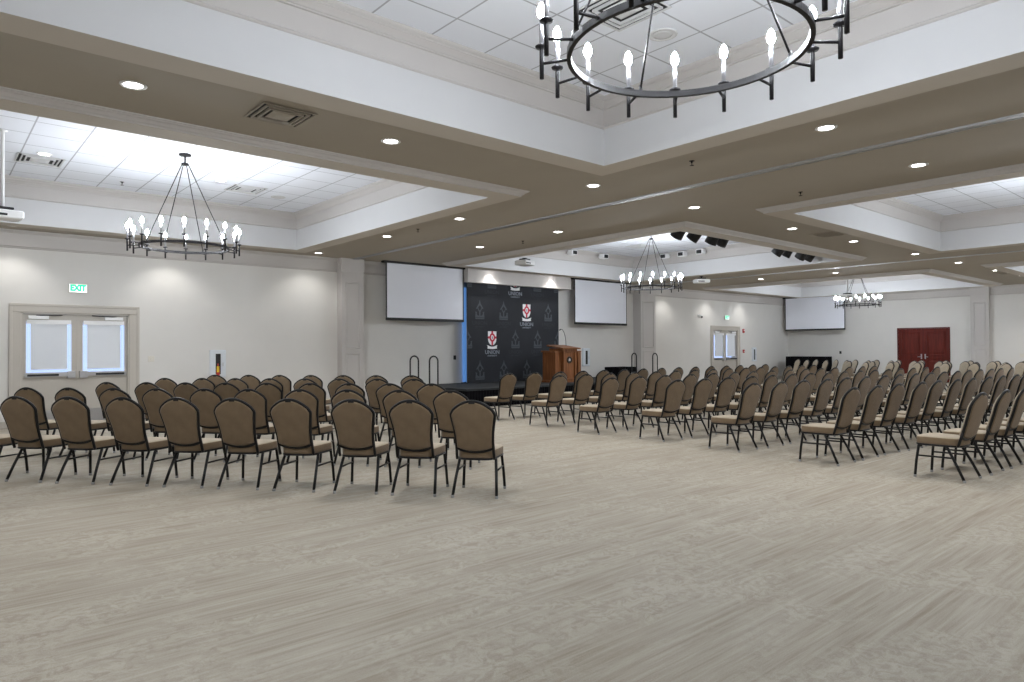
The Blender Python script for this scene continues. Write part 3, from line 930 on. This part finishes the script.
for k, y in enumerate((12.95, 12.3, 11.65)):
    flood('white floodlight on the end face of the stage coffer, %s from the stage wall' % ORD[k], (17.65, y, 4.30), -PI / 2)

# ------------------------------------------------------------------ projection screens
def screen(label, loc, rz, w, top, bot):
    root = tag(empty('projection_screen', loc, rz), label, 'screen')
    s = MB(); s.bbox(-w / 2 - .12, w / 2 + .12, -.06, .08, top, top + .053, M['black'], .01); s.build('roller_case', root)
    s = MB(); s.box(-w / 2, w / 2, -.004, .004, bot + .05, top + .01, M['screen']); sc = s.build('screen_cloth', root)
    s = MB()
    s.box(-w / 2 - .035, -w / 2, -.004, .004, bot + .04, top + .01, M['black']); s.box(w / 2, w / 2 + .035, -.004, .004, bot + .04, top + .01, M['black'])
    s.build('side_border', sc)
    s = MB(); s.bbox(-w / 2 - .035, w / 2 + .035, -.022, .022, bot - .02, bot + .05, M['black'], .01); s.build('weight_bar', root)
screen('white projection screen hanging beside the backdrop, exit door side', (10.165, 15.28, 0), 0, 2.40, 3.64, 2.19)
screen('white projection screen hanging between the backdrop and the stage pilaster', (17.12, 15.28, 0), 0, 2.52, 3.64, 2.22)
screen('distant white projection screen hanging in the far corner', (29.9, 14.17, 0), -PI / 2, 2.62, 3.64, 2.19)

# ------------------------------------------------------------------ stage
SX0, SX1, SY0, SY1, SZ = 9.85, 17.45, 13.10, Y1 - .02, .46
root = tag(empty('stage_platform', ((SX0 + SX1) / 2, SY0, 0)), 'low black stage platform with black skirting under the backdrop', 'stage')
ox = (SX0 + SX1) / 2
s = MB(); s.bbox(SX0 - ox, SX1 - ox, 0, SY1 - SY0, SZ - .05, SZ, M['deck'], .006); s.build('deck', root)
s = MB(); pts = []
n = 110
path = [(SX0 + .02, SY1)] + [(SX0 + .02, SY0 + .02)]
line = []
def pleat(p, q, n):
    for i in range(n):
        t = i / n; x = p[0] + (q[0] - p[0]) * t; y = p[1] + (q[1] - p[1]) * t
        d = .012 if i % 2 else 0
        L_ = math.hypot(q[0] - p[0], q[1] - p[1]); nx, ny = (q[1] - p[1]) / L_, -(q[0] - p[0]) / L_
        line.append((x + nx * d - ox, y + ny * d - SY0))
pleat((SX0 + .015, SY1), (SX0 + .015, SY0 + .015), 60); pleat((SX0 + .015, SY0 + .015), (SX1 - .015, SY0 + .015), 170); pleat((SX1 - .015, SY0 + .015), (SX1 - .015, SY1), 60)
v = [(x, y, .004) for x, y in line] + [(x, y, SZ - .05) for x, y in line]; n = len(line)
s.add(v, [(i, i + 1, n + i + 1, n + i) for i in range(n - 1)], M['skirt']); s.build('skirt', root)

def steps(label, x, sgn, rails):
    root = tag(empty('stage_steps', (x, 14.0, 0)), label, 'steps')
    s = MB(); s.box(min(0, -sgn * .30), max(0, -sgn * .30), -.42, .42, .0, .27, M['black']); s.box(min(-sgn * .30, -sgn * .58), max(-sgn * .30, -sgn * .58), -.42, .42, 0, .13, M['black']); s.build('risers', root)
    s = MB(); s.bbox(min(0, -sgn * .31), max(0, -sgn * .31), -.45, .45, .27, .30, M['deck'], .004); s.build('tread', root)
    s = MB(); s.bbox(min(-sgn * .29, -sgn * .60), max(-sgn * .29, -sgn * .60), -.45, .45, .13, .155, M['deck'], .004); s.build('tread', root)
    for yy, xc in rails:
        s = MB(); P = [(xc - .12, yy, .01)]
        for i in range(9):
            a = PI - PI * i / 8; P.append((xc + .12 * math.cos(a), yy, 1.14 + .115 * math.sin(a)))
        P.append((xc + .12, yy, .01))
        s.tube(P, .019, M['black'], 10)
        s.tube([(xc - .12, yy, .30), (xc + .12, yy, .30)], .012, M['black'], 6)
        s.build('handrail', root)
steps('black stage steps with two hoop handrails at the exit door side', SX0, 1, [(.47, 9.26 - SX0), (-.47, 9.20 - SX0)])
steps('black stage steps with two hoop handrails by the stage pilaster', SX1, -1, [(.47, 17.80 - SX1), (-.47, 17.68 - SX1)])

# header above the backdrop
b = MB(); hx0, hx1 = 11.42, 15.49
b.bbox(hx0, hx1, 15.10, 15.20, 3.285, HS, M['trim'], .006)
b.bbox(hx0 - .01, hx1 + .01, 15.085, 15.205, 3.275, 3.31, M['trim'], .008)
b.box(hx0, hx0 + .06, 15.2, Y1, 3.285, HS, M['trim']); b.box(hx1 - .06, hx1, 15.2, Y1, 3.285, HS, M['trim'])
struct(b.build('trim_5'), 'beige header board above the printed backdrop')

# printed backdrop
BX0, BX1, BY = 11.53, 15.12, 15.30
root = tag(empty('stage_backdrop', ((BX0 + BX1) / 2, BY, SZ)), 'tall charcoal backdrop printed with rows of university crests', 'backdrop')
bx = (BX0 + BX1) / 2
s = MB(); s.box(BX0 - bx, BX1 - bx, -.006, .006, .01, 3.05, M['banner']); s.build('printed_cloth', root)
s = MB()
for x in (BX0 - bx + .02, BX1 - bx - .02):
    s.tube([(x, .03, 0), (x, .03, 3.04)], .014, M['alu'], 8); s.bbox(x - .03, x + .03, -.0, .28, 0, .02, M['black'], .004)
s.tube([(BX0 - bx + .02, .03, 3.03), (BX1 - bx - .02, .03, 3.03)], .014, M['alu'], 8); s.build('support_frame', root)
def clip_poly(poly, x0, x1):
    for side, lim in ((0, x0), (1, x1)):
        out = []
        for i in range(len(poly)):
            p, q = poly[i - 1], poly[i]
            ip = p[0] >= lim if side == 0 else p[0] <= lim
            iq = q[0] >= lim if side == 0 else q[0] <= lim
            if ip != iq:
                t = (lim - p[0]) / (q[0] - p[0]); out.append((lim, p[1] + t * (q[1] - p[1])))
            if iq: out.append(q)
        poly = out
        if len(poly) < 3: return None
    return poly
def arc(cx, cz, r, a0, a1, n=10): return [(cx + r * math.cos(R(a0 + (a1 - a0) * i / n)), cz + r * math.sin(R(a0 + (a1 - a0) * i / n))) for i in range(n + 1)]
def ringpoly(mb, cx, cz, r0, r1, mat, T, n=18, sx=1.0):
    for i in range(n):
        a, c = 2 * PI * i / n, 2 * PI * (i + 1) / n
        q = [(cx + sx * r * math.cos(t), cz + r * math.sin(t)) for r, t in ((r0, a), (r1, a), (r1, c), (r0, c))]
        mb.prism(q, .002, mat, T)
def crest(x, z, bright):
    """shield, scroll and two lines of lettering; dim ones are the grey watermark version"""
    mb = MB(); loc = (x - bx, -.008, z - SZ)
    lim = (BX0 - x, BX1 - x)
    def P(poly, mat, lay=0):
        q = clip_poly(poly, *lim)
        if q: mb.prism(q, .0015, mat, lambda p: (p[0], p[1] - .0016 * lay, p[2]))
    g = M['printdim']
    if bright:
        sh = [(-.155, .19), (.155, .19), (.155, -.02)] + [(.155 * math.cos(R(a)), -.02 - .19 * math.sin(R(a))) for a in range(10, 180, 10)] + [(-.155, -.02)]
        P(sh, M['printwhite'])
        P([(-.034, .19), (.034, .19), (.030, -.20), (0, -.215), (-.030, -.20)], M['printred'], 1)
        P([(-.155, .045), (.155, .045), (.155, -.02), (-.155, -.02)], M['printred'], 1)
        P([(.105 * math.cos(R(a)), .012 + .125 * math.sin(R(a))) for a in range(0, 360, 20)], M['printred'], 2)
        P([(.050 * math.cos(R(a)), .012 + .070 * math.sin(R(a))) for a in range(0, 360, 20)], M['printwhite'], 3)
        P([(-.018, .045), (.018, .045), (.018, -.03), (-.018, -.03)], M['printgrey'], 4)
        ban = [(-.19, -.205), (-.13, -.225), (-.05, -.250), (.05, -.250), (.13, -.225), (.19, -.205), (.165, -.265), (.18, -.305), (.10, -.315), (0, -.320), (-.10, -.315), (-.18, -.305), (-.165, -.265)]
        P(ban, M['printwhite'])
        tm, ts = M['printgrey'], M['printgrey']
    else:
        P([(0, .26), (.022, .17), (.050, .12), (.115, .03), (.135, -.01), (.085, .0), (.060, .03), (.0, .10), (-.060, .03), (-.085, .0), (-.135, -.01), (-.115, .03), (-.050, .12), (-.022, .17)], g)
        P([(.06, .03), (.075, .0), (.05, -.05), (.022, -.09), (.022, -.25), (-.022, -.25), (-.022, -.09), (-.05, -.05), (-.075, .0), (-.06, .03), (-.045, .0), (-.03, -.035), (0, -.055), (.03, -.035), (.045, .0)], g)
        for sg in (-1, 1):
            P([(sg * .022, -.25), (sg * .022, -.205), (sg * .085, -.19), (sg * .115, -.14), (sg * .100, -.10), (sg * .165, -.085), (sg * .150, -.13), (sg * .168, -.25)], g)
        P([(-.17, -.262), (.17, -.262), (.15, -.30), (-.15, -.30)], g)
        tm = ts = M['printdim']
        if False: pass
    if lim[0] < -.25 and lim[1] > .25 and z > 1.2:
        tt = tm if bright else M['printfaint']
        text_mesh(mb, 'UNION', .155, tt, lambda p: (p[0] * 1.05, p[1], p[2] - .415), .002, .003)
        text_mesh(mb, 'UNIVERSITY', .062, tt, lambda p: (p[0] * 1.08, p[1], p[2] - .515), .002, .001)
    o = mb.build('printed_crest', root, loc)
    o['label'] = 'red and white printed crest' if bright else 'faint grey printed crest'
M['printfaint'] = pmat('print_faint_grey', (0.024, 0.027, 0.034), 0.8, noise=0.05)
cols = [11.54, 11.98, 12.43, 12.865, 13.32, 13.77, 14.22, 14.67, 15.09]
for ri, (z, start) in enumerate(((.85, 1), (1.74, 0), (2.57, 1), (3.27, 0))):
    for ci in range(start, len(cols), 2):
        if z == 3.27: zz = 3.47
        else: zz = z
        crest(cols[ci], zz, (ri, ci) in ((1, 2), (2, 5), (3, 4)))

# blue LED bar standing behind the backdrop edge
root = tag(empty('led_light_bar', (11.70, 15.63, SZ)), 'upright blue glowing light bar at the edge of the backdrop', 'light bar')
s = MB(); s.lathe([(.0, 0), (.045, 0), (.045, .015), (.02, .03)], M['black'], 14); s.build('base', root)
s = MB(); s.bbox(-.08, .08, -.02, .02, .02, 2.72, M['blue'], .012); s.build('glowing_tube', root)

# lectern
root = tag(empty('wooden_lectern', (13.93, 13.72, SZ)), 'oak wooden lectern with round seal and thin microphone on the stage', 'lectern')
W = M['oak']
s = MB()
s.bbox(-.52, -.40, -.02, .5, .05, .86, W, .008); s.bbox(.40, .52, -.02, .5, .05, .86, W, .008); s.bbox(-.41, .41, .02, .52, .05, .86, W, .008); s.bbox(-.54, .54, .0, .54, 0, .07, W, .012)
s.build('body', root)
s = MB(); s.bbox(-.55, .55, -.01, .55, .86, .90, W, .014); s.build('wing_cap', root)
s = MB(); s.bbox(-.26, -.19, -.09, .05, .0, .95, W, .008); s.bbox(.19, .26, -.09, .05, 0, .95, W, .008); s.bbox(-.20, .20, -.085, .05, .86, .95, W, .006); s.bbox(-.20, .20, -.085, .05, 0, .12, W, .006)
s.build('centre_bay', root)
s = MB(); s.bbox(-.192, .192, -.05, .03, .11, .87, W, .006); s.build('recessed_panel', root)
s = MB(); v = [(-.36, -.16, .945), (.36, -.16, .945), (.36, .50, 1.035), (-.36, .50, 1.035)]
s.add(v + [(x, y, z + .035) for x, y, z in v], [(0, 1, 2, 3), (4, 5, 6, 7), (0, 1, 5, 4), (1, 2, 6, 5), (2, 3, 7, 6), (3, 0, 4, 7)], W)
s.bbox(-.30, .30, -.08, .46, .88, .97, W, .006)
s.build('reading_top', root)
s = MB(); s.lathe([(.0, -.062), (.06, -.064), (.075, -.070), (.095, -.074), (.10, -.060), (.10, -.05)], M['bronze'], 28, (0, 0, .64), axis='Y')
for k in range(12):
    a = 2 * PI * k / 12; s.lathe([(.0, -.078), (.012, -.076), (.012, -.06)], M['bronze'], 8, (.085 * math.cos(a), 0, .64 + .085 * math.sin(a)), axis='Y')
s.prism([(-.03, .61), (.03, .61), (.03, .66), (0, .69), (-.03, .66)], .01, M['steel'], lambda p: (p[0], p[1] - .074, p[2]))
s.build('round_seal', root)['label'] = 'dark bronze round seal'
mr = tag(empty('gooseneck_microphone', (14.16, 14.02, SZ + 1.028)), 'thin black gooseneck microphone on top of the lectern', 'microphone')
s = MB(); s.lathe([(.0, .0), (.035, .0), (.035, .012), (.012, .02)], M['black'], 14); s.build('base', mr)
s = MB(); P = [(0, 0, .015), (-.01, 0, .17), (-.04, 0, .31), (-.09, 0, .42), (-.15, .0, .485), (-.20, .0, .49)]
s.tube(P, .007, M['black'], 8); s.build('gooseneck', mr)
s = MB(); s.tube([(-.195, 0, .491), (-.22, 0, .485), (-.27, 0, .465)], [.010, .017, .012], M['black'], 10); s.build('microphone_head', mr)

# black draped tables
def draped(label, loc, rz, w, d, h):
    root = tag(empty('draped_table', loc, rz), label, 'table')
    s = MB(); s.bbox(-w / 2, w / 2, -d / 2, d / 2, h - .03, h, M['skirt'], .008); s.build('tabletop', root)
    s = MB(); line = []
    c = [(-w / 2, -d / 2), (w / 2, -d / 2), (w / 2, d / 2), (-w / 2, d / 2)]
    for k in range(4):
        p, q = c[k], c[(k + 1) % 4]; n = int(math.hypot(q[0] - p[0], q[1] - p[1]) / .05)
        for i in range(n):
            t = i / n; e = 1.0 + (.025 if i % 2 else 0)
            line.append(((p[0] + (q[0] - p[0]) * t) * e, (p[1] + (q[1] - p[1]) * t) * e))
    n = len(line)
    v = [(x, y, h - .012) for x, y in line] + [(x * 1.02, y * 1.02, .004) for x, y in line]
    s.add(v, [(i, (i + 1) % n, n + (i + 1) % n, n + i) for i in range(n)], M['skirt']); s.build('drape', root)
draped('black draped table at the stage end behind chairs', (17.98, 15.2, 0), 0, .96, .6, .79)
draped('tall black draped table beneath the distant projection screen', (29.6, 14.30, 0), -PI / 2, 1.78, .6, 1.02)

# ------------------------------------------------------------------ wall things
def exit_sign(label, loc):
    root = tag(empty('exit_sign', loc), label, 'exit sign')
    s = MB(); s.bbox(-.155, .155, -.05, 0, -.085, .085, M['offwhite'], .006); s.build('housing', root)
    s = MB(); s.box(-.148, .148, -.0525, -.0495, -.078, .078, M['exit_face']); s.build('lit_face', root)
    s = MB(); text_mesh(s, 'EXIT', .160, M['exit_green'], lambda p: (p[0] * .80, p[1] - .0545, p[2] + .002), .002, .010); s.build('lettering', root)['label'] = 'green letters'
exit_sign('lit green EXIT sign above the near exit doors', (2.29, Y1, 2.648))
exit_sign('lit green EXIT sign above the distant exit doors', (25.3, Y1, 2.68))
def extinguisher_cabinet(label, loc, fill=True):
    root = tag(empty('fire_extinguisher_cabinet', loc), label, 'extinguisher cabinet')
    w, h = .17, .30
    s = MB(); s.bbox(-w, w, -.04, 0, -h, h, M['cabinet'], .006); s.build('cabinet_box', root)
    s = MB()
    a, c = w - .015, h - .015
    for (x0, x1, z0, z1) in ((-a, -.055, -c, c), (.055, a, -c, c), (-.055, .055, c - .07, c), (-.055, .055, -c, -c + .05)): s.bbox(x0, x1, -.055, -.04, z0, z1, M['cabinet'], .003)
    d = s.build('cabinet_door', root)
    s = MB(); s.box(-.056, .056, -.043, -.0405, -c + .045, c - .065, M['dark']); s.build('window_recess', d)
    s = MB(); s.bbox(.09, .11, -.066, -.054, -.06, .02, M['steel'], .003); s.build('pull_handle', d)
    if fill:
        s = MB(); s.lathe([(.0, -.28), (.035, -.28), (.038, -.27), (.038, -.16), (.028, -.12), (.012, -.10), (.012, .0)], M['red'], 14, (-.005, -.048, 0)); s.build('extinguisher', root)['label'] = 'red extinguisher'
        s = MB(); s.bbox(-.045, .010, -.094, -.088, -.19, -.06, M['yellow'], .002); s.build('inspection_tag', root)['label'] = 'yellow tag'
extinguisher_cabinet('pale fire extinguisher cabinet with yellow tag on the wall behind near chairs', (4.93, Y1, 1.13))
extinguisher_cabinet('pale fire extinguisher cabinet on the wall beside the lectern', (16.78, Y1, 1.13), False)
extinguisher_cabinet('small pale extinguisher cabinet on the wall past the distant exit doors', (27.45, Y1, 1.13), False)
def plate(name, label, cat, loc, rz, mat, w=.045, h=.06):
    root = tag(empty(name, loc, rz), label, cat)
    s = MB(); s.bbox(-w, w, -.008, 0, -h, h, mat, .003); s.build('cover_plate', root)
    s = MB(); s.bbox(-.012, .012, -.016, -.007, -.022, .022, M['offwhite'] if mat is not M['black'] else M['black'], .003); s.build('toggle', root)
plate('light_switch', 'ivory light switch plate right of the near exit doors', 'switch', (3.6, Y1, 1.25), 0, M['offwhite'], .06, .06)
plate('wall_outlet', 'small black wall plate below the screen beside the backdrop', 'outlet', (11.39, Y1, 1.185), 0, M['black'])
plate('wall_outlet', 'small black wall plate between far screen and red doors', 'outlet', (X1, 13.3, 1.19), -PI / 2, M['black'])
plate('light_switch', 'ivory wall plate beyond the far pilaster at picture edge', 'switch', (X1, 6.76, 1.08), -PI / 2, M['offwhite'], .07, .07)
root = tag(empty('fire_alarm', (26.62, Y1 + .004, 2.14)), 'red fire alarm strobe high beside the distant exit doors', 'fire alarm')
s = MB(); s.bbox(-.06, .06, -.045, 0, -.085, .085, M['red'], .008); s.build('alarm_body', root)
s = MB(); s.bbox(-.03, .03, -.058, -.044, .0, .05, M['white'], .006); s.build('strobe_lens', root)
root = tag(empty('alarm_pull_station', (26.62, Y1 + .004, 1.27)), 'red alarm pull station low beside the distant exit doors', 'fire alarm')
s = MB(); s.bbox(-.055, .055, -.04, 0, -.07, .07, M['red'], .008); s.build('pull_body', root)
s = MB(); s.bbox(-.035, .035, -.052, -.039, -.02, .0, M['white'], .004); s.build('pull_bar', root)
root = tag(empty('wall_camera', (23.32, Y1, 2.69)), 'small white camera on the wall above and before distant exit doors', 'camera')
s = MB(); s.lathe([(.0, 0), (.06, 0), (.06, -.02), (.025, -.03), (.02, -.10)], M['white'], 14, axis='Y'); s.build('wall_mount', root)
s = MB(); s.lathe([(.0, -.26), (.05, -.26), (.062, -.24), (.062, -.10), (.04, -.08), (.0, -.08)], M['white'], 16, axis='Y'); s.lathe([(.0, -.265), (.04, -.263), (.045, -.255)], M['black'], 14, axis='Y')
o = s.build('camera_body', root); o.rotation_euler = (R(12), 0, R(-25))

# ------------------------------------------------------------------ daylight and camera
w = bpy.data.worlds.new('World'); bpy.context.scene.world = w; w.use_nodes = True
bg = w.node_tree.nodes['Background']
bg.inputs['Color'].default_value = (0.52, 0.64, 0.98, 1); bg.inputs['Strength'].default_value = 0.62

cam = bpy.data.cameras.new('camera'); co = bpy.data.objects.new('camera', cam); C.objects.link(co)
cam.sensor_width = 36; cam.sensor_fit = 'HORIZONTAL'; cam.lens = 683 / 1024 * 36
yaw, pitch, roll = R(40.7615), R(0.66308), R(-0.2941)
f = Vector((math.sin(yaw) * math.cos(pitch), math.cos(yaw) * math.cos(pitch), math.sin(pitch)))
r = Vector((math.cos(yaw), -math.sin(yaw), 0)); up = r.cross(f)
r2 = r * math.cos(roll) + up * math.sin(roll); u2 = -r * math.sin(roll) + up * math.cos(roll)
mw = Matrix((r2, u2, -f)).transposed().to_4x4(); mw.translation = Vector((0, 0, 1.42))
co.matrix_world = mw
bpy.context.scene.camera = co

sc = bpy.context.scene
sc.view_settings.view_transform = 'Standard'; sc.view_settings.look = 'None'; sc.view_settings.gamma = 1
sc.view_settings.exposure = 1.28
sc.view_settings.use_curve_mapping = False
sc.cycles.use_denoising = True
sc.cycles.max_bounces = 8; sc.cycles.diffuse_bounces = 6
sc.cycles.sample_clamp_indirect = 6
